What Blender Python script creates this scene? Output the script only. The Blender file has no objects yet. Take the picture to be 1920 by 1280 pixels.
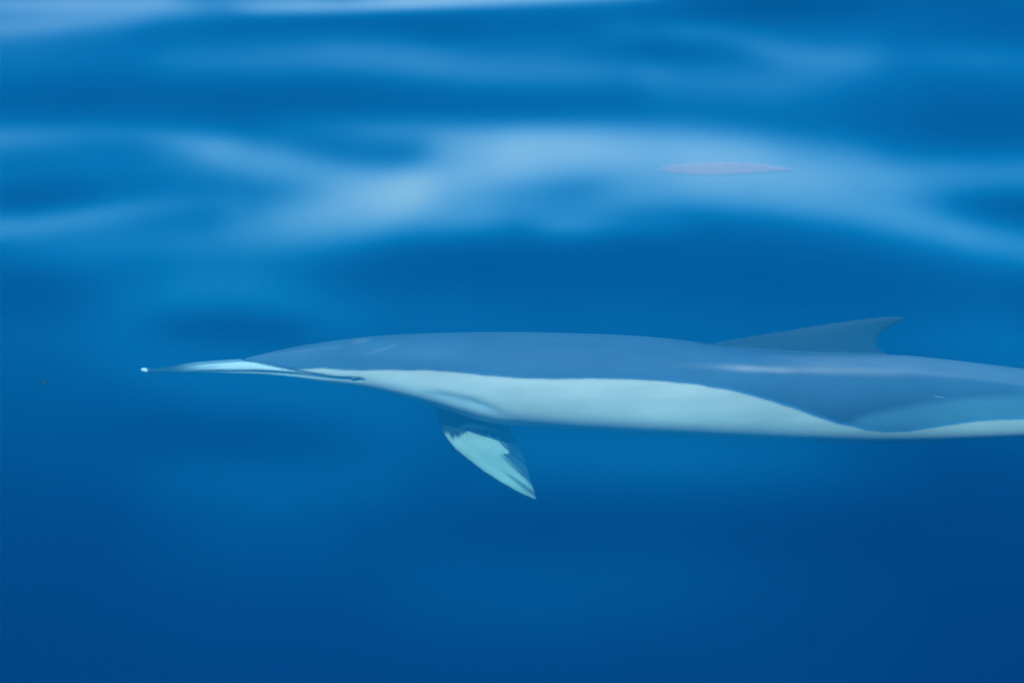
import bpy, bmesh, math
import numpy as np
from mathutils import Vector, Matrix

# ------------------------------------------------------------------ camera
scene = bpy.context.scene
PX_W, PX_H = 1920.0, 1280.0            # pixel grid used for measuring the photograph
MM = 0.00098                           # metres per photo pixel at the dolphin
DEP = math.radians(20.0)               # how far the camera looks down
DIST = 9.0                             # camera to dolphin
PIVOT = Vector((0.0, 0.0, -0.20))      # point under the surface at the picture's centre
FWD = Vector((0.0, math.cos(DEP), -math.sin(DEP)))
UP = Vector((0.0, math.sin(DEP), math.cos(DEP)))
CAM = PIVOT - FWD * DIST

cam_data = bpy.data.cameras.new("camera")
cam = bpy.data.objects.new("camera", cam_data)
scene.collection.objects.link(cam)
cam.location = CAM
cam.rotation_euler = (math.pi / 2 - DEP, 0.0, 0.0)
cam_data.sensor_width = 36.0
cam_data.lens = 36.0 * DIST / (PX_W * MM)
cam_data.clip_start = 0.1
cam_data.clip_end = 5000.0
cam_data.dof.use_dof = True
cam_data.dof.focus_distance = DIST + 0.7
cam_data.dof.aperture_fstop = 6.3
scene.camera = cam

# ------------------------------------------------------------------ sky and sun
SUN_EL, SUN_AZ = math.radians(45.0), math.radians(205.0)   # azimuth from +Y, clockwise: behind the camera
world = bpy.data.worlds.new("World")
scene.world = world
world.use_nodes = True
wn = world.node_tree
sky = wn.nodes.new("ShaderNodeTexSky")
sky.sky_type = 'NISHITA'
sky.sun_disc = False
sky.sun_elevation = SUN_EL
sky.sun_rotation = SUN_AZ
sky.air_density = 1.0
sky.dust_density = 0.6
sky.ozone_density = 8.0
bg = wn.nodes["Background"]
wn.links.new(sky.outputs[0], bg.inputs["Color"])
bg.inputs["Strength"].default_value = 0.15

sun_data = bpy.data.lights.new("sun", 'SUN')
sun_data.energy = 2.7
sun_data.angle = math.radians(0.53)
sun_data.color = (1.0, 0.96, 0.90)
sun = bpy.data.objects.new("sun", sun_data)
scene.collection.objects.link(sun)
to_sun = Vector((math.sin(SUN_AZ) * math.cos(SUN_EL), math.cos(SUN_AZ) * math.cos(SUN_EL), math.sin(SUN_EL)))
sun.rotation_euler = to_sun.to_track_quat('Z', 'Y').to_euler()
sun.location = to_sun * 30.0

scene.view_settings.view_transform = 'Standard'
scene.view_settings.look = 'None'
scene.view_settings.exposure = 0.8
scene.view_settings.gamma = 1.0
scene.view_settings.use_curve_mapping = False
scene.render.engine = 'CYCLES'
cy = scene.cycles
cy.use_denoising = True
cy.max_bounces = 5
cy.volume_bounces = 2
cy.transparent_max_bounces = 16
cy.use_adaptive_sampling = True
cy.adaptive_threshold = 0.012
cy.adaptive_min_samples = 24


# ------------------------------------------------------------------ helpers
def link(o, parent=None):
    scene.collection.objects.link(o)
    if parent is not None:
        o.parent = parent
    return o


def new_mat(name):
    m = bpy.data.materials.new(name)
    m.use_nodes = True
    m.node_tree.nodes.clear()
    return m, m.node_tree.nodes, m.node_tree.links


def schlick(nodes, links):
    """Fresnel reflectance of still water, the same from above and below."""
    geo = nodes.new("ShaderNodeNewGeometry")
    dot = nodes.new("ShaderNodeVectorMath"); dot.operation = 'DOT_PRODUCT'
    links.new(geo.outputs["Normal"], dot.inputs[0]); links.new(geo.outputs["Incoming"], dot.inputs[1])
    ab = nodes.new("ShaderNodeMath"); ab.operation = 'ABSOLUTE'
    links.new(dot.outputs["Value"], ab.inputs[0])
    inv = nodes.new("ShaderNodeMath"); inv.operation = 'SUBTRACT'; inv.use_clamp = True
    inv.inputs[0].default_value = 1.0; links.new(ab.outputs[0], inv.inputs[1])
    pw = nodes.new("ShaderNodeMath"); pw.operation = 'POWER'
    links.new(inv.outputs[0], pw.inputs[0]); pw.inputs[1].default_value = 5.0
    mad = nodes.new("ShaderNodeMath"); mad.operation = 'MULTIPLY_ADD'
    links.new(pw.outputs[0], mad.inputs[0]); mad.inputs[1].default_value = 0.98; mad.inputs[2].default_value = 0.02
    return mad.outputs[0]


# ------------------------------------------------------------------ sea water: one closed body with a rippled top
SIGMA_S = (0.0003, 0.033, 0.130)          # scattering per metre
SIGMA_A = (0.95, 0.37, 0.33)           # absorption per metre

water_mat, N, L = new_mat("sea_water")
fres = schlick(N, L)
gl = N.new("ShaderNodeBsdfGlossy"); gl.inputs["Color"].default_value = (0.30, 0.91, 1, 1); gl.inputs["Roughness"].default_value = 0.06
tr = N.new("ShaderNodeBsdfTransparent"); tr.inputs["Color"].default_value = (1, 1, 1, 1)
mx = N.new("ShaderNodeMixShader")
# reflections are bluer where one looks down into the water and white at grazing angles
graze = [n for n in N if n.type == 'MATH' and n.operation == 'SUBTRACT'][0]
epow = N.new("ShaderNodeMapRange"); epow.interpolation_type = 'SMOOTHSTEP'
epow.inputs["From Min"].default_value = 0.715; epow.inputs["From Max"].default_value = 0.85
L.new(graze.outputs[0], epow.inputs["Value"])
etint = N.new("ShaderNodeMix"); etint.data_type = 'RGBA'
etint.inputs["A"].default_value = (0.02, 0.90, 1.0, 1); etint.inputs["B"].default_value = (0.95, 0.97, 0.96, 1)
L.new(epow.outputs["Result"], etint.inputs["Factor"]); L.new(etint.outputs["Result"], gl.inputs["Color"])
L.new(fres, mx.inputs[0]); L.new(tr.outputs[0], mx.inputs[1]); L.new(gl.outputs[0], mx.inputs[2])
vs = N.new("ShaderNodeVolumeScatter"); smax = max(SIGMA_S)
vs.inputs["Color"].default_value = (SIGMA_S[0] / smax, SIGMA_S[1] / smax, SIGMA_S[2] / smax, 1)
vs.inputs["Density"].default_value = smax
vs.inputs["Anisotropy"].default_value = -0.2
va = N.new("ShaderNodeVolumeAbsorption"); amax = max(SIGMA_A)
va.inputs["Color"].default_value = (1 - SIGMA_A[0] / amax, 1 - SIGMA_A[1] / amax, 1 - SIGMA_A[2] / amax, 1)
va.inputs["Density"].default_value = amax
add = N.new("ShaderNodeAddShader"); L.new(vs.outputs[0], add.inputs[0]); L.new(va.outputs[0], add.inputs[1])
out = N.new("ShaderNodeOutputMaterial")
L.new(mx.outputs[0], out.inputs["Surface"]); L.new(add.outputs[0], out.inputs["Volume"])


def pixel_of(x, y, z=0.0):
    """World points -> photo pixels (arrays)."""
    rx, ry, rz = x - CAM.x, y - CAM.y, z - CAM.z
    d = ry * FWD.y + rz * FWD.z
    u = rx / d * DIST / MM + PX_W / 2
    v = -(ry * UP.y + rz * UP.z) / d * DIST / MM + PX_H / 2
    return u, v


# Ripples measured in the photograph: tilt of the surface in degrees away from the viewer, as soft strokes
# (points (x, y), half-width, tilt at each point)
STROKES = [
    # bright crest band across the picture
    ([(330, 283, 3), (420, 295, 7), (520, 308, 8.5), (640, 335, 7.5), (760, 352, 5.5)], 26),
    ([(470, 408, 4), (600, 393, 7.5), (720, 373, 9), (840, 338, 9), (960, 312, 11), (1100, 302, 9), (1230, 306, 8.5),
      (1400, 312, 9.5), (1540, 326, 8.5), (1680, 335, 6), (1800, 330, 4.4), (1990, 322, 3.6)], 28),
    ([(560, 415, 3), (760, 405, 4), (930, 395, 5), (1080, 398, 5), (1180, 372, 6), (1300, 360, 6.5), (1450, 374, 6.5),
      (1600, 395, 6), (1760, 428, 5), (1900, 462, 4.2), (2000, 490, 3.6)], 26),
    ([(850, 280, 4), (1000, 272, 5), (1200, 276, 4), (1400, 290, 2)], 20),
    # left arms
    ([(-60, 434, 4.0), (60, 422, 4.2), (180, 404, 4.6), (300, 386, 3.8), (400, 380, 2.2)], 17),
    ([(-60, 262, 3.6), (60, 256, 3.0), (180, 248, 2.6), (300, 256, 2.8), (400, 275, 3.0)], 16),
    # top edge
    ([(-60, 58, 3.6), (100, 44, 4), (250, 30, 4), (400, 12, 3.6), (560, 0, 3.4)], 15),
    ([(-60, 10, 4), (150, 6, 5), (300, 2, 4)], 12),
    ([(500, 16, 4), (640, 12, 7), (760, 6, 9), (900, 0, 8), (1050, -6, 7), (1200, -14, 6)], 10),
    # quieter lighter water
    ([(330, 118, 2.0), (480, 116, 2.8), (620, 106, 3.6), (760, 116, 3.6), (900, 138, 3.2), (1040, 138, 3), (1200, 132, 2.4)], 24),
    ([(1180, 52, 2.0), (1330, 62, 2.4), (1470, 100, 2.8), (1560, 108, 2.5), (1700, 104, 0.8), (1840, 113, 1.4), (1930, 116, 0.6)], 18),
    ([(1250, 150, 2), (1450, 162, 3), (1600, 130, 2)], 26),
    ([(560, 238, 2), (700, 246, 4), (900, 250, 4), (1150, 240, 3.5), (1400, 260, 3), (1600, 280, 2)], 20),
    ([(60, 475, 2.5), (250, 455, 4), (430, 450, 4.6), (560, 455, 4.2), (700, 442, 3.5), (900, 420, 3)], 28),
    ([(230, 560, 1.5), (340, 542, 3.8), (470, 540, 4.4), (560, 560, 3.4), (660, 590, 2)], 30),
    ([(1050, 430, 3), (1250, 425, 2)], 14),
    ([(120, 300, 1.2), (250, 310, 1.5), (330, 330, 1.6), (430, 352, 1.0), (520, 362, 0.6)], 24),
    # broad soft light in the lower half
    ([(120, 650, 0), (240, 665, 2.2), (400, 720, 2.5), (600, 745, 2.5), (760, 790, 1.5)], 46),
    ([(60, 900, 1), (300, 905, 3.2), (520, 920, 3.6), (720, 900, 2)], 46),
    ([(760, 1120, 2), (1000, 1130, 4.0), (1200, 1120, 3), (1400, 1090, 1)], 60),
    ([(960, 850, 3), (1250, 860, 4.0), (1500, 860, 3.6), (1700, 890, 1)], 40),
    ([(250, 1040, 1), (420, 1040, 1.8), (620, 1050, 1.5)], 40),
    ([(300, 810, -2), (500, 815, -2.5), (700, 830, -1)], 30),
    ([(700, 990, -1), (900, 985, -2.2), (1200, 985, -2), (1400, 1000, -2.5), (1700, 1010, -3)], 36),
    # darker troughs
    ([(1300, -30, -2), (1550, -20, -3.5), (1800, 0, -4), (1990, 20, -4.5)], 34),
    ([(1700, 60, -1), (1990, 60, -2)], 20),
    ([(-60, 185, -3.5), (100, 180, -3), (300, 178, -2.5), (600, 185, -2), (900, 190, -2), (1150, 200, -1.5)], 26),
    ([(300, 60, -1.5), (480, 48, -1.5), (700, 45, -2), (830, 52, -3.5), (960, 48, -2), (1150, 35, -2), (1440, 10, -4), (1600, 12, -2)], 20),
    ([(1120, 96, -1), (1240, 95, -3), (1360, 92, -1.5)], 18),
    ([(1650, 215, -1.5), (1800, 235, -3.5), (1990, 240, -4)], 36),
    ([(1780, 160, -1), (1990, 170, -2)], 30),
    ([(1820, 385, -2.5), (1920, 388, -4), (2000, 388, -4)], 22),
    ([(-60, 368, -3), (40, 370, -3), (140, 362, -1.5)], 18),
    ([(640, 500, -1), (740, 480, -3.5), (880, 490, -4), (1040, 510, -3), (1200, 500, -3), (1400, 520, -3), (1700, 540, -3), (1990, 560, -4)], 44),
    ([(-60, 545, -5), (60, 540, -4.5), (150, 545, -1.5)], 40),
    ([(-60, 680, -3), (40, 680, -2.5), (140, 690, -1)], 60),
    ([(330, 615, -2), (420, 612, -2.5), (520, 620, -2)], 18),
]


def stroke_field(u, v):
    tot = np.zeros_like(u)
    for pts, hw in STROKES:
        p = np.array(pts, float)
        # position along the stroke by x (strokes run left to right)
        yc = np.interp(u, p[:, 0], p[:, 1])
        amp = np.interp(u, p[:, 0], p[:, 2])
        fade = 90.0
        ends = np.clip((u - (p[0, 0] - fade)) / fade, 0, 1) * np.clip(((p[-1, 0] + fade) - u) / fade, 0, 1)
        ends = ends * ends * (3 - 2 * ends)
        tot += 0.68 * amp * ends * np.exp(-0.5 * ((v - yc) / (1.2 * hw)) ** 2)
    # general tilt by height in the picture
    base = np.interp(v, [-100, 0, 200, 420, 560, 700, 800, 1000, 1280, 1400],
                     [0.5, 0.5, 0.5, 1.0, 1.5, 1.7, 1.0, -0.6, -3.6, -6.0])
    side = -5.0 * np.exp(-0.5 * ((u - 0) / 190) ** 2) * np.clip((v - 640) / 300, 0, 1) \
           - 6.0 * np.exp(-0.5 * ((u - 1920) / 260) ** 2) * np.clip((v - 640) / 300, 0, 1)
    t = tot + base + side
    return np.where(t > 0, 7.4 * np.tanh(t / 7.4), t)


def swell(x, y):
    """Gentle open-sea ripples for the water outside the measured part."""
    rng = np.random.default_rng(7)
    h = np.zeros_like(x)
    for k in range(26):
        lam = 0.55 * 1.16 ** k * rng.uniform(0.8, 1.25)
        th = math.pi / 2 + rng.normal(0, 0.55)
        ph = rng.uniform(0, 6.283)
        a = lam * 0.0045
        h += a * np.sin(2 * math.pi / lam * (x * math.cos(th) + y * math.sin(th)) + ph)
    return h


# solve for the height whose slope follows the measured tilt (anisotropic least squares, periodic patch)
PX0, PX1, PY0, PY1, PH = -4.0, 4.0, -6.4, 8.0, 0.016
gx = np.arange(PX0, PX1, PH); gy = np.arange(PY0, PY1, PH)
GX, GY = np.meshgrid(gx, gy)
sw = swell(GX, GY)
sw_slope = -np.gradient(sw, PH, axis=0)
ky = 2 * math.pi * np.fft.fftfreq(len(gy), PH)[:, None]
kx = 2 * math.pi * np.fft.fftfreq(len(gx), PH)[None, :]
H = np.zeros_like(GX); miss = np.zeros_like(GX)
for it in range(14):                    # the height moves a ripple in the view, so measure again on the raised surface
    gu, gv = pixel_of(GX, GY, H)
    tilt = stroke_field(np.clip(gu, -150, 2070), np.clip(gv, -60, 1340))
    inside = (np.clip((gu + 1150) / 1050, 0, 1) * np.clip((3070 - gu) / 1050, 0, 1)
              * np.clip((gv + 330) / 270, 0, 1) * np.clip((1900 - gv) / 560, 0, 1))
    inside = inside * inside * (3 - 2 * inside)
    want = -(np.tan(np.radians(tilt)) * inside + sw_slope * (1 - inside))
    if it > 2:                          # feed back what the smoothing left out
        miss += 0.6 * inside * (want - np.gradient(H, PH, axis=0))
    S = want + miss
    S = S - (S * (1 - inside)).sum() / (1 - inside).sum() * (1 - inside)
    S = S - S.sum() / (1 - inside).sum() * (1 - inside)
    F = np.fft.fft2(S)
    Hn = np.real(np.fft.ifft2(-1j * ky * F / (ky ** 2 + 0.04 * kx ** 2 + 0.01)))
    Hn -= Hn[int((-0.55 - PY0) / PH), len(gx) // 2]
    H = Hn if it == 0 else 0.5 * H + 0.5 * Hn


def bilinear(A, x, y):
    fx = np.clip((x - PX0) / PH, 0, len(gx) - 1.001); fy = np.clip((y - PY0) / PH, 0, len(gy) - 1.001)
    ix = fx.astype(int); iy = fy.astype(int); tx = fx - ix; ty = fy - iy
    return (A[iy, ix] * (1 - tx) * (1 - ty) + A[iy, ix + 1] * tx * (1 - ty)
            + A[iy + 1, ix] * (1 - tx) * ty + A[iy + 1, ix + 1] * tx * ty)




def height(x, y):
    x = np.asarray(x, float); y = np.asarray(y, float)
    d = np.maximum.reduce([(PX0 + 0.9 - x) / 0.9, (x - PX1 + 0.9) / 0.9, (PY0 + 0.9 - y) / 0.9, (y - PY1 + 0.9) / 0.9])
    w = np.clip(d, 0, 1); w = w * w * (3 - 2 * w)
    far = 1.0 / (1.0 + (np.hypot(x, y) / 120.0) ** 2)
    return bilinear(H, x, y) * (1 - w) + swell(x, y) * far * w


def spread(lo, hi, step, far):
    core = np.arange(lo, hi + step / 2, step)
    up = [core[-1]]; st = step
    while up[-1] < far:
        st = min(st * 1.12, 40.0); up.append(up[-1] + st)
    dn = [core[0]]; st = step
    while dn[-1] > -far:
        st = min(st * 1.12, 40.0); dn.append(dn[-1] - st)
    return np.concatenate([np.array(dn[:0:-1]), core, np.array(up[1:])])


xs = spread(-1.5, 1.5, 0.0125, 900.0); ys = spread(-3.0, 3.2, 0.0125, 900.0)
XX, YY = np.meshgrid(xs, ys)
ZZ = height(XX, YY)
ny, nx = XX.shape
verts = np.stack([XX, YY, ZZ], -1).reshape(-1, 3)
idx = np.arange(nx * ny).reshape(ny, nx)
quads = np.stack([idx[:-1, :-1], idx[:-1, 1:], idx[1:, 1:], idx[1:, :-1]], -1).reshape(-1, 4)
rim = np.concatenate([idx[0, :], idx[1:, -1], idx[-1, -2::-1], idx[-2:0:-1, 0]])
n0 = len(verts)
low = verts[rim].copy(); low[:, 2] = -40.0
verts = np.concatenate([verts, low])
m = len(rim); a = np.arange(m); b = (a + 1) % m
sides = np.stack([rim[b], rim[a], n0 + a, n0 + b], -1)
faces = [list(f) for f in np.concatenate([quads, sides]).tolist()] + [list(range(n0 + m - 1, n0 - 1, -1))]
me = bpy.data.meshes.new("sea")
me.from_pydata(verts.tolist(), [], faces)
me.polygons.foreach_set("use_smooth", np.concatenate([np.ones(len(quads), bool), np.zeros(m + 1, bool)]))
me.materials.append(water_mat)
me.update()
sea = link(bpy.data.objects.new("sea", me))
sea["kind"] = "structure"

# ------------------------------------------------------------------ dolphin
# Local frame: x along the body (photo right), y away from the viewer's side, z towards the back.
# The animal is rolled a little, so that its flank faces the boat.
AX = 0.0


def loc(u, v, c=0.0):
    """photo pixel (+ metres towards the viewer) -> dolphin's local coordinates"""
    return ((u - 960) * MM, -c, -(v - 640) * MM)


TOP = np.array([(263, 691), (268, 688.5), (285, 690.5), (320, 686), (360, 679.5), (420, 674.5), (455, 672), (475, 667.5), (500, 661.5), (560, 648.5), (630, 638),
                (690, 631), (760, 626), (860, 623), (960, 622), (1060, 624), (1160, 627.5), (1250, 634), (1330, 644), (1400, 653),
                (1480, 660), (1560, 663), (1650, 664), (1700, 666), (1760, 672), (1830, 680), (1920, 691), (2050, 708),
                (2200, 728), (2320, 745), (2400, 757), (2430, 764)], float)
BOT = np.array([(263, 694), (268, 697), (285, 698.5), (320, 699), (360, 699.5), (420, 700.5), (480, 702), (530, 706.5), (600, 716), (660, 724), (700, 731),
                (760, 745), (820, 761), (870, 777), (910, 789), (950, 795), (1010, 800), (1100, 807), (1200, 813), (1320, 819),
                (1440, 824), (1560, 828), (1640, 830), (1700, 829), (1800, 825), (1920, 819), (2050, 810), (2200, 797),
                (2320, 785), (2400, 778), (2430, 772)], float)
WID = np.array([(263, 2.5), (270, 6), (300, 10), (360, 14), (455, 22), (500, 32), (600, 56), (700, 76), (850, 98), (1000, 108), (1200, 112), (1400, 106),
                (1600, 88), (1800, 62), (1920, 46), (2100, 28), (2250, 18), (2400, 12), (2430, 5)], float)


def smooth_interp(x, tab):
    """cubic (Catmull-Rom style, monotone-limited) interpolation"""
    X, Y = tab[:, 0], tab[:, 1]
    d = np.diff(Y) / np.diff(X)
    mt = np.zeros_like(Y)
    mt[1:-1] = np.where(d[:-1] * d[1:] > 0, 2 * d[:-1] * d[1:] / (d[:-1] + d[1:] + 1e-12), 0.25 * (d[:-1] + d[1:]))
    mt[0], mt[-1] = d[0], d[-1]
    i = np.clip(np.searchsorted(X, x) - 1, 0, len(X) - 2)
    h = X[i + 1] - X[i]; t = (x - X[i]) / h
    return ((2 * t ** 3 - 3 * t ** 2 + 1) * Y[i] + (t ** 3 - 2 * t ** 2 + t) * h * mt[i]
            + (-2 * t ** 3 + 3 * t ** 2) * Y[i + 1] + (t ** 3 - t ** 2) * h * mt[i + 1])


bm = bmesh.new()


def loft(rings):
    """closed rings of (x, y, z) -> capped tube in bm"""
    R = [[bm.verts.new(p) for p in ring] for ring in rings]
    for r0, r1 in zip(R[:-1], R[1:]):
        n = len(r0)
        for i in range(n):
            bm.faces.new((r0[i], r0[(i + 1) % n], r1[(i + 1) % n], r1[i]))
    bm.faces.new(R[0][::-1]); bm.faces.new(R[-1])


SE, SB = 2.0 / 2.7, 2.0 / 3.8                           # section: a slightly squared ellipse
rings = []
for u in np.concatenate([np.linspace(263, 300, 14), np.linspace(306, 2430, 260)]):
    t, bt, w = (float(smooth_interp(np.array([u]), T)[0]) for T in (TOP, BOT, WID))
    mid, hh = (t + bt) / 2, (bt - t) / 2
    ring = []
    for k in range(40):
        a_ = 2 * math.pi * k / 40
        sa, ca = math.sin(a_), math.cos(a_)
        ring.append(loc(u, mid - hh * math.copysign(abs(sa) ** (SE if sa > 0 else SB), sa), w * math.copysign(abs(ca) ** (SE if sa > 0 else SB), ca) * MM))
    rings.append(ring)
loft(rings)


def fin(lead, trail, thick, frame, n=26):
    """a fin between a leading and a trailing edge (both root -> tip), lens-shaped in section; frame(p, q) -> local point"""
    def along(P, t):
        P = np.array(P, float)
        s = np.concatenate([[0], np.cumsum(np.hypot(*np.diff(P, axis=0).T))]); s /= s[-1]
        return np.interp(t, s, P[:, 0]), np.interp(t, s, P[:, 1])
    rings = []
    for j in range(n):
        t = j / (n - 1)
        lx, ly = along(lead, t); qx, qy = along(trail, t)
        ring = []
        th = thick * (1 - 0.75 * t)
        for k in range(20):
            a_ = 2 * math.pi * k / 20
            s = 0.5 - 0.5 * math.cos(a_)
            off = th * math.sin(a_) * (1.0 - 0.35 * s)
            ring.append(frame(lx + (qx - lx) * s, ly + (qy - ly) * s, off))
        rings.append(ring)
    loft(rings)


# dorsal fin
fin([(1250, 672), (1300, 652), (1345, 640), (1400, 631), (1460, 621.5), (1520, 611.5), (1580, 602.5), (1640, 595), (1675, 592), (1694, 595)],
    [(1720, 690), (1690, 672), (1658, 659), (1645, 648), (1644, 638), (1650, 627), (1663, 616), (1680, 607), (1697, 600)],
    0.016, lambda p, q, o: loc(p, q, o))
# near flipper, hanging from the chest and swept back towards the viewer
FL_LEAD = [(806, 735), (812, 762), (820, 786), (832, 815), (850, 840), (880, 864), (912, 888), (940, 905), (970, 922), (1003, 936)]
FL_TRAIL = [(955, 760), (950, 790), (958, 806), (970, 824), (978, 842), (986, 862), (993, 885), (999, 905), (1004, 922), (1007, 935)]
fin(FL_LEAD, FL_TRAIL, 0.014, lambda p, q, o: loc(p, q, o - 0.030 + (q - 790) * MM * 0.30))
# far flipper, held out on the other side
fin(FL_LEAD, FL_TRAIL, 0.014, lambda p, q, o: loc(p + 10, 748 + 0.10 * (q - 735) + o / MM * 0.9, -0.035 - (q - 735) * MM * 1.0))
# flukes, spread sideways
for s_ in (-1, 1):
    fin([(2300, 0), (2335, 60), (2375, 130), (2420, 200), (2470, 260)],
        [(2440, 0), (2432, 40), (2436, 90), (2450, 160), (2474, 262)],
        0.015, lambda p, q, o, s_=s_: loc(p, 765 + o / MM, s_ * q * MM))

bmesh.ops.recalc_face_normals(bm, faces=bm.faces)
raw = bpy.data.meshes.new("dolphin_raw"); bm.to_mesh(raw); bm.free()
tmp = link(bpy.data.objects.new("dolphin_raw", raw))
rm = tmp.modifiers.new("r", 'REMESH'); rm.mode = 'VOXEL'; rm.voxel_size = 0.0028; rm.adaptivity = 0.0
sm = tmp.modifiers.new("s", 'SMOOTH'); sm.factor = 0.5; sm.iterations = 3
dg = bpy.context.evaluated_depsgraph_get()
body_me = bpy.data.meshes.new_from_object(tmp.evaluated_get(dg))
bpy.data.objects.remove(tmp); bpy.data.meshes.remove(raw)
body_me.name = "body"

nv = len(body_me.vertices)
co = np.empty(nv * 3); body_me.vertices.foreach_get("co", co); co = co.reshape(-1, 3)
no = np.empty(nv * 3); body_me.vertices.foreach_get("normal", no); no = no.reshape(-1, 3)
U = co[:, 0] / MM + 960; V = -co[:, 2] / MM + 640; C = -co[:, 1]
# settle the trunk exactly onto its section, free of voxel steps
uc = np.clip(U, 264, 2428)
t_, b_, w_ = (smooth_interp(uc, T) for T in (TOP, BOT, WID))
md, hh = (t_ + b_) / 2, (b_ - t_) / 2
ex = np.where(V < md, 2.7, 3.8)
rho = ((np.abs(V - md) / hh) ** ex + (np.abs(C) / MM / w_) ** ex) ** (1 / ex)
gap = np.abs(rho - 1) * np.hypot(V - md, C / MM) * MM
k_ = 1 - np.clip((gap - 0.0018) / 0.0022, 0, 1); k_ = k_ * k_ * (3 - 2 * k_) * ((U > 272) & (U < 2280))
f_ = 1 + k_ * (1 / np.maximum(rho, 0.2) - 1)
co[:, 2] = -(md + (V - md) * f_ - 640) * MM; co[:, 1] *= f_
V = -co[:, 2] / MM + 640; C = -co[:, 1]


def line(pts):
    p = np.array(pts, float)
    return np.interp(U, p[:, 0], p[:, 1])


def ramp(x, e0, e1):
    t = np.clip((x - e0) / (e1 - e0), 0, 1)
    return t * t * (3 - 2 * t)


def noise1(x, seed, scale):
    r = np.random.default_rng(seed).normal(size=4096)
    return np.interp((x / scale) % 4000, np.arange(4096), r)


# --- creases: mouth line and the fold where the beak meets the melon
MOUTH = line([(300, 696), (360, 696.5), (480, 696), (530, 698.5), (560, 701), (600, 705.5), (640, 709.5), (685, 711)])
mouth = np.exp(-0.5 * ((V - MOUTH) / 2.2) ** 2) * ramp(U, 330, 400) * (1 - ramp(U, 675, 690))
FOLD = line([(445, 670), (460, 673), (490, 681), (530, 689.5), (560, 696), (600, 703)])
fold = np.exp(-0.5 * ((V - FOLD) / 1.8) ** 2) * ramp(U, 446, 462) * (1 - ramp(U, 590, 625))
co -= no * (0.0030 * mouth + 0.0030 * fold)[:, None]
# shoulder furrow behind the throat
fur = np.exp(-0.5 * ((V - line([(780, 735), (830, 742), (880, 752), (920, 766), (960, 782)])) / 7) ** 2) * ramp(U, 780, 840) * (1 - ramp(U, 900, 970))
co -= no * (0.0045 * fur)[:, None]
body_me.vertices.foreach_set("co", co.ravel())

# --- colouring of the skin
BACK = np.array((0.054, 0.108, 0.190)); WHITE = np.array((0.64, 0.56, 0.50)); FIN = np.array((0.014, 0.034, 0.062))
PATCH = np.array((0.13, 0.27, 0.34)); PALE = np.array((0.32, 0.36, 0.46)); DARK = np.array((0.03, 0.06, 0.10))
col = np.tile(BACK, (nv, 1))


def lay(colour, mask):
    global col
    col = col * (1 - mask[:, None]) + np.array(colour) * mask[:, None]


EDGE = line([(455, 690), (540, 694), (565, 692), (610, 690.5), (650, 693.5), (690, 694), (740, 693.5), (800, 694), (860, 698), (920, 704), (980, 709), (1040, 710),
             (1100, 709), (1180, 710), (1240, 714), (1300, 720), (1350, 728.5), (1385, 735), (1430, 748), (1480, 764), (1520, 779),
             (1560, 791), (1590, 798), (1620, 805.5), (1655, 809.5), (1700, 808), (1750, 800), (1800, 792), (1850, 787), (1920, 785),
             (2050, 788), (2200, 786), (2430, 775)])
EDGE = EDGE + noise1(U, 3, 7.0) * 0.2 + noise1(U, 4, 19.0) * 0.35
# paler saddle along the spine, and a highlight streak painted on its ridge
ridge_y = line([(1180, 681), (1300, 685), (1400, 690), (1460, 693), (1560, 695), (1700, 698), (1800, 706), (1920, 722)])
saddle = ramp(U, 1380, 1560) * ramp(ridge_y - V, -6, 3) * ramp(V, 658, 672)
lay(PALE * 0.66, 0.55 * saddle * (1 - 0.3 * ramp(U, 1750, 1950)))
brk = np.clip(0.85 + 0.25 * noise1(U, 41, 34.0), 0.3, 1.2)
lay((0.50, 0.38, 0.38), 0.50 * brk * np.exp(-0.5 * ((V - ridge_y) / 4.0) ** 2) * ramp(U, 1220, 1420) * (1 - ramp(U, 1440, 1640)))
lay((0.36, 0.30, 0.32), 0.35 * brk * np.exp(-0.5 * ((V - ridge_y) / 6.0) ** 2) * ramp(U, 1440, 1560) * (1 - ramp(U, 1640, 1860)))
# darker V under the fin, paler flank patch on the tail stock
lay(BACK * 0.6, 0.65 * np.exp(-((U - 1580) / 110) ** 2) * ramp(V, 720, 785))
patch_top = line([(1560, 796), (1590, 783), (1640, 768), (1700, 757), (1760, 748), (1840, 740), (1920, 738), (2100, 745), (2300, 760)])
lay(PATCH, 0.62 * ramp(V - patch_top, -6, 14) * ramp(U, 1560, 1620))
# grey crease lines behind the eye, blowhole
for (u0, v0, u1, v1, w_, k_) in ((690, 664, 748, 645, 1.6, 0.10), (660, 642, 695, 636, 2.8, 0.16), (470, 670, 640, 649, 2.6, 0.07)):
    vv = v0 + (v1 - v0) * (U - u0) / (u1 - u0)
    lay((0.5, 0.5, 0.55), k_ * np.exp(-0.5 * ((V - vv) / w_) ** 2) * ramp(U, u0 - 6, u0 + 10) * (1 - ramp(U, u1 - 10, u1 + 6)))
# white belly
belly = ramp(V - EDGE, -2.2, 2.4) * ramp(U, 545, 580)
lay(WHITE, belly)
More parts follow.
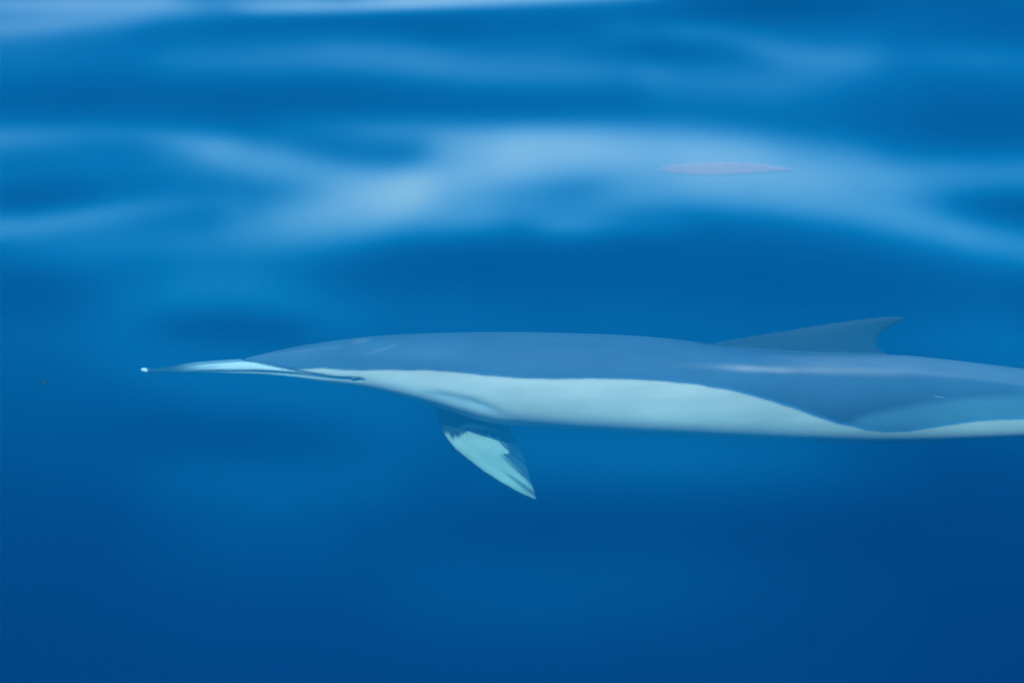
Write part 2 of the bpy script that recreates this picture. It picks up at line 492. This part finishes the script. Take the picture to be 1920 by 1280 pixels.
# beak: pale side of the upper jaw, dark tip, pale lower lip
beak_top = line([(330, 688), (370, 684.5), (420, 680), (455, 677.5), (480, 677.5), (520, 687), (560, 695.5), (600, 703)])
upper = ramp(V - beak_top, -1.5, 2.5) * ramp(MOUTH - V, 0.5, 3.5) * ramp(U, 325, 400) * (1 - ramp(U, 560, 600))
lay((0.20, 0.28, 0.36), (1 - ramp(U, 455, 470)) * 1.0)
lay((0.74, 0.75, 0.74), 0.95 * upper)
lay((0.16, 0.22, 0.28), 0.5 * upper * np.exp(-0.5 * ((V - beak_top - 5) / 1.6) ** 2) * (1 - ramp(U, 390, 430)))
lower = ramp(V - MOUTH, 1.0, 3.5) * ramp(U, 370, 430)
lay((0.84, 0.84, 0.80), 0.95 * lower * (1 - ramp(U, 600, 640)))
lay(DARK * 0.5, 0.97 * (1 - ramp(U, 315, 385)))
lay((0.80, 0.80, 0.76), (1 - ramp(np.hypot((U - 270) / 1.35, V - 694), 4.0, 6.5)))
lay(DARK, 0.8 * np.clip(mouth * 1.25, 0, 1))
lay(BACK * 0.5, 0.7 * fold)
thick = np.interp(U, [560, 620, 660, 678, 690], [1.4, 2.2, 3.4, 2.6, 0.6])
gape = (1 - ramp(np.abs(V - line([(560, 701), (600, 705.5), (640, 708), (660, 708.5), (690, 711.5)])) / thick, 0.75, 1.45)) * ramp(U, 560, 600) * (1 - ramp(U, 684, 691))
lay((0.030, 0.085, 0.150), 0.9 * gape)
lay((0.05, 0.28, 0.55), 0.4 * ramp(V - EDGE, -7, -3) * (1 - ramp(V - EDGE, -1.5, 0.5)) * (0.35 * ramp(U, 820, 900) + 0.65 * ramp(U, 1250, 1450)))  # blue refraction fringe above the belly edge, painted into the skin colour
# blue-grey furrow on the throat
lay((0.42, 0.52, 0.56), 0.7 * fur)
lay((0.50, 0.58, 0.60), 0.4 * np.exp(-0.5 * ((V - line([(640, 716), (740, 722), (840, 742), (920, 772)])) / 6) ** 2) * ramp(U, 660, 760) * (1 - ramp(U, 880, 960)))
# dorsal fin
on_fin = ramp(line([(1250, 643), (1400, 653), (1480, 660), (1560, 663.5), (1700, 665)]) - V, -1, 4) * ramp(U, 1290, 1360) * (1 - ramp(U, 1705, 1720))
lay(FIN, on_fin)
lay(BACK * 0.6, on_fin * 0.4 * np.exp(-0.5 * ((V - line([(1345, 640), (1400, 631), (1460, 621.5), (1520, 611.5), (1580, 602.5), (1640, 595), (1697, 592)]) - 1) / 3.5) ** 2))
# flippers: dark root and trailing edge, white blade with ragged borders
body_low = line(BOT)
near = ramp(V - body_low, 0.5, 3.0) * ramp(U, 795, 805) * (1 - ramp(U, 1015, 1025))
lay(FIN, near)
jag = noise1(U * 1.2 - V * 0.5, 11, 3.2) * 3.2 + noise1(U * 0.8 + V * 0.6, 12, 9.0) * 3.0
root = ramp(V - line([(815, 800), (850, 814), (880, 811), (905, 809), (935, 819), (960, 838)]) + jag, -5, 9)
trail_x = np.interp(V, [800, 814, 822, 838, 845, 849, 852, 862, 879, 903, 915, 936], [880, 905, 937, 948, 954, 950, 940, 948, 966, 990, 1000, 1012])
# streaks run down and back along the blade
streak = noise1(V - U * 0.85, 21, 2.6)
trail_x = trail_x + streak * 4.0
blade = root * (1 - ramp(U - trail_x, -7, 8))
slit = np.exp(-0.5 * ((V - (884 + (U - 946) * 0.745)) / (1.4 + 2.6 * ramp(U, 945, 1000))) ** 2) * ramp(U, 938, 962)
lay((0.09, 0.20, 0.26), 0.5 * near * ramp(V, 835, 870) * np.clip(0.6 + 0.5 * streak, 0, 1))
lay(np.array((0.58, 0.58, 0.52)), near * np.clip(blade * (1 + 0.05 * noise1(V - U * 0.8, 31, 5.0)) - 0.04, 0, 1) * (1 - 0.85 * slit))
band = np.exp(-0.5 * ((V - line([(850, 803), (880, 798), (920, 804), (950, 812)])) / 3.0) ** 2) * ramp(U, 855, 875) * (1 - ramp(U, 895, 945))
lay((0.45, 0.58, 0.62), 0.55 * near * band)
far_fl = ramp(-C - 0.105, 0, 0.01) * (1 - ramp(U, 1025, 1035)) * ramp(U, 790, 800)
lay(FIN, far_fl)
# flukes
lay(FIN * 1.3, ramp(U, 2300, 2340))

attr = body_me.color_attributes.new("skin", 'FLOAT_COLOR', 'POINT')
rgba = np.ones((nv, 4)); rgba[:, :3] = np.clip(col, 0, 1)
attr.data.foreach_set("color", rgba.ravel())
body_me.polygons.foreach_set("use_smooth", np.ones(len(body_me.polygons), bool))

skin, N, L = new_mat("dolphin_skin")
at = N.new("ShaderNodeAttribute"); at.attribute_name = "skin"
tc = N.new("ShaderNodeTexCoord")
nz = N.new("ShaderNodeTexNoise"); nz.inputs["Scale"].default_value = 9.0; nz.inputs["Detail"].default_value = 5.0
mp = N.new("ShaderNodeMapping"); mp.inputs["Scale"].default_value = (0.6, 2.0, 2.4)
L.new(tc.outputs["Object"], mp.inputs["Vector"]); L.new(mp.outputs[0], nz.inputs["Vector"])
mr = N.new("ShaderNodeMapRange"); mr.inputs["From Min"].default_value = 0.3; mr.inputs["From Max"].default_value = 0.7
mr.inputs["To Min"].default_value = 0.80; mr.inputs["To Max"].default_value = 1.12
L.new(nz.outputs["Fac"], mr.inputs["Value"])
ml = N.new("ShaderNodeVectorMath"); ml.operation = 'SCALE'
L.new(at.outputs["Color"], ml.inputs[0]); L.new(mr.outputs[0], ml.inputs["Scale"])
pb = N.new("ShaderNodeBsdfPrincipled"); pb.inputs["Roughness"].default_value = 0.6; pb.inputs["Specular IOR Level"].default_value = 0.1
L.new(ml.outputs[0], pb.inputs["Base Color"])
out = N.new("ShaderNodeOutputMaterial"); L.new(pb.outputs[0], out.inputs["Surface"])
body_me.materials.clear(); body_me.materials.append(skin)

dolphin = bpy.data.objects.new("dolphin", None)
dolphin.empty_display_size = 0.2
link(dolphin)
dolphin.location = PIVOT
dolphin.rotation_euler = (-DEP, 0.0, 0.0)
dolphin["label"] = "slender white-bellied grey dolphin with a long beak gliding just under the blue sea surface"
dolphin["category"] = "dolphin"
link(bpy.data.objects.new("body", body_me), dolphin)


def plain(name, colour, rough=0.5):
    m_, n_, l_ = new_mat(name)
    p = n_.new("ShaderNodeBsdfPrincipled"); p.inputs["Roughness"].default_value = rough
    tx = n_.new("ShaderNodeTexNoise"); tx.inputs["Scale"].default_value = 60.0
    cr = n_.new("ShaderNodeValToRGB")
    cr.color_ramp.elements[0].color = tuple(c * 0.7 for c in colour) + (1,)
    cr.color_ramp.elements[1].color = tuple(min(1, c * 1.25) for c in colour) + (1,)
    l_.new(tx.outputs["Fac"], cr.inputs[0]); l_.new(cr.outputs[0], p.inputs["Base Color"])
    o_ = n_.new("ShaderNodeOutputMaterial"); l_.new(p.outputs[0], o_.inputs["Surface"])
    return m_


def half_width(u, v):
    t, bt, w = (float(smooth_interp(np.array([float(u)]), T)[0]) for T in (TOP, BOT, WID))
    s = ((t + bt) / 2 - v) / ((bt - t) / 2)
    ex = 2.7 if s > 0 else 3.8
    return w * max(0.0, 1 - abs(s) ** ex) ** (1 / ex) * MM


# eyes, one on each side of the head just above the corner of the mouth
eye_mat = plain("eye_dark", (0.03, 0.045, 0.06), 0.3)
for s_ in (1, -1):
    b2 = bmesh.new()
    bmesh.ops.create_uvsphere(b2, u_segments=20, v_segments=12, radius=1.0)
    for v_ in b2.verts:
        v_.co.x *= 0.0085; v_.co.z *= 0.0026; v_.co.y *= 0.0024
        v_.co.z -= 0.0008 * (v_.co.x / 0.0085) ** 2
    e_me = bpy.data.meshes.new("eye"); b2.to_mesh(e_me); b2.free()
    for p in e_me.polygons: p.use_smooth = True
    e_me.materials.append(eye_mat)
    e = link(bpy.data.objects.new("eye", e_me), dolphin)
    e.location = loc(668, 708.5, s_ * (half_width(668, 708.5) - 0.0012))

# thin pale scratch on the tail stock
b2 = bmesh.new()
pts = [(1744, 741.8), (1751, 742.6), (1758, 743.6), (1768, 745.2)]
prev = None
for k, (u_, v_) in enumerate(pts):
    r_ = (0.0002, 0.0007, 0.0007, 0.0002)[k]
    c_ = half_width(u_, v_)
    ring = [b2.verts.new(loc(u_, v_ + q * r_ / MM, c_ + o)) for q, o in ((-1, -0.001), (-0.6, 0.0009), (0.6, 0.0009), (1, -0.001))]
    if prev:
        for i in range(4):
            b2.faces.new((prev[i], prev[(i + 1) % 4], ring[(i + 1) % 4], ring[i]))
    else:
        b2.faces.new(ring[::-1])
    prev = ring
b2.faces.new(prev)
bmesh.ops.recalc_face_normals(b2, faces=b2.faces)
s_me = bpy.data.meshes.new("scratch"); b2.to_mesh(s_me); b2.free()
s_me.materials.append(plain("scratch_pale", (0.45, 0.45, 0.47)))
sc_ = link(bpy.data.objects.new("scratch", s_me), dolphin)
sc_["label"] = "thin pale scratch on the tail stock"


# ------------------------------------------------------------------ lens-shaped reflection, added as a tinted sheet over the bright band
def on_surface(u, v):
    d = FWD * DIST + Vector((1, 0, 0)) * ((u - PX_W / 2) * MM) - UP * ((v - PX_H / 2) * MM)
    t = -CAM.z / d.z
    for _ in range(4):
        p = CAM + d * t
        t = (float(height(np.array([p.x]), np.array([p.y]))[0]) - CAM.z) / d.z
    return CAM + d * t


c0 = on_surface(1358, 317)
left, right = on_surface(1224, 317), on_surface(1488, 321)
half_l = (right.x - left.x) / 2
half_w = abs(on_surface(1358, 304.5).y - on_surface(1358, 329.5).y) / 2
b2 = bmesh.new()
glint_fac = b2.verts.layers.float.new('glint_fac')
NL, NR = 72, 18
rows = []
for i in range(NL + 1):
    s = -1 + 2 * i / NL
    prof = max(0.0, 1 - abs(s) ** (2.6 if s < 0 else 1.9)) ** (0.75 if s < 0 else 1.05)
    skew = -0.10 * half_w * 4 * s * abs(s) if s > 0 else 0.0
    row = []
    for j in range(NR + 1):
        q = -1 + 2 * j / NR
        x_ = c0.x + s * half_l; y_ = c0.y + q * half_w * prof + skew
        row.append((x_, y_, 0.0025 + 0.0018 * (1 - q * q) * prof))
    rows.append(row)
arr = np.array(rows)
arr[:, :, 2] += height(arr[:, :, 0], arr[:, :, 1])
vt = [[b2.verts.new(p) for p in row] for row in arr.tolist()]
for row in vt:
    for j, v_ in enumerate(row):
        v_[glint_fac] = min(1.0, 2.6 * (1 - abs(-1 + 2 * j / NR)) + 0.15)
for i, row in enumerate(vt):
    for v_ in row:
        v_[glint_fac] *= min(1.0, i / (NL * 0.13))
vb = [[b2.verts.new((p[0], p[1], p[2] - 0.0003 - 0.0014 * (1 - (-1 + 2 * j / NR) ** 2))) for j, p in enumerate(row)] for row in arr.tolist()]
for i in range(NL):
    for j in range(NR):
        b2.faces.new((vt[i][j], vt[i + 1][j], vt[i + 1][j + 1], vt[i][j + 1]))
        b2.faces.new((vb[i][j + 1], vb[i + 1][j + 1], vb[i + 1][j], vb[i][j]))
    b2.faces.new((vb[i][0], vb[i + 1][0], vt[i + 1][0], vt[i][0]))
    b2.faces.new((vt[i][NR], vt[i + 1][NR], vb[i + 1][NR], vb[i][NR]))
bmesh.ops.remove_doubles(b2, verts=b2.verts, dist=1e-5)
sl_me = bpy.data.meshes.new("painted_glint"); b2.to_mesh(sl_me); b2.free()
for p in sl_me.polygons: p.use_smooth = True
sl_mat, N, L = new_mat("glint_tint")
tr = N.new("ShaderNodeBsdfTransparent")
df = N.new("ShaderNodeBsdfDiffuse")
tc = N.new("ShaderNodeTexCoord"); nz = N.new("ShaderNodeTexNoise"); nz.inputs["Scale"].default_value = 30.0
mp = N.new("ShaderNodeMapping"); mp.inputs["Scale"].default_value = (0.5, 3.0, 1.0)
L.new(tc.outputs["Object"], mp.inputs["Vector"]); L.new(mp.outputs[0], nz.inputs["Vector"])
cr = N.new("ShaderNodeValToRGB")
cr.color_ramp.elements[0].position = 0.3; cr.color_ramp.elements[0].color = (0.70, 0.26, 0.36, 1)
cr.color_ramp.elements[1].position = 0.7; cr.color_ramp.elements[1].color = (0.82, 0.38, 0.48, 1)
L.new(nz.outputs["Fac"], cr.inputs[0]); L.new(cr.outputs[0], df.inputs["Color"])
m1 = N.new("ShaderNodeMixShader"); fa = N.new("ShaderNodeAttribute"); fa.attribute_name = "glint_fac"
fm = N.new("ShaderNodeMath"); fm.operation = 'MULTIPLY'; fm.inputs[1].default_value = 0.095
L.new(fa.outputs["Fac"], fm.inputs[0]); L.new(fm.outputs[0], m1.inputs[0])
L.new(tr.outputs[0], m1.inputs[1]); L.new(df.outputs[0], m1.inputs[2])
out = N.new("ShaderNodeOutputMaterial"); L.new(m1.outputs[0], out.inputs["Surface"])
sl_me.materials.append(sl_mat)
painted_glint = link(bpy.data.objects.new("painted_glint", sl_me))
painted_glint["label"] = "faint mauve lens-shaped reflection painted as a tinted sheet on the pale wave band beyond the dolphin"
painted_glint["category"] = "painted_glint"

# ------------------------------------------------------------------ tiny speck drifting ahead of the beak
b2 = bmesh.new()
bmesh.ops.create_icosphere(b2, subdivisions=3, radius=0.0042)
for v_ in b2.verts:
    k_ = 1 + 0.16 * math.sin(v_.co.x * 900 + 1) + 0.14 * math.sin(v_.co.z * 1100 + v_.co.y * 700)
    v_.co *= k_
    v_.co.z *= 0.85
sp_me = bpy.data.meshes.new("speck"); b2.to_mesh(sp_me); b2.free()
for p in sp_me.polygons: p.use_smooth = True
sp_me.materials.append(plain("speck_dark", (0.003, 0.006, 0.010), 0.8))
speck = link(bpy.data.objects.new("speck", sp_me))
surf = on_surface(84, 716)
speck.location = surf + (surf - CAM).normalized() * 0.10
speck["label"] = "tiny dark speck drifting in the water ahead of the dolphin's beak"
speck["category"] = "speck"
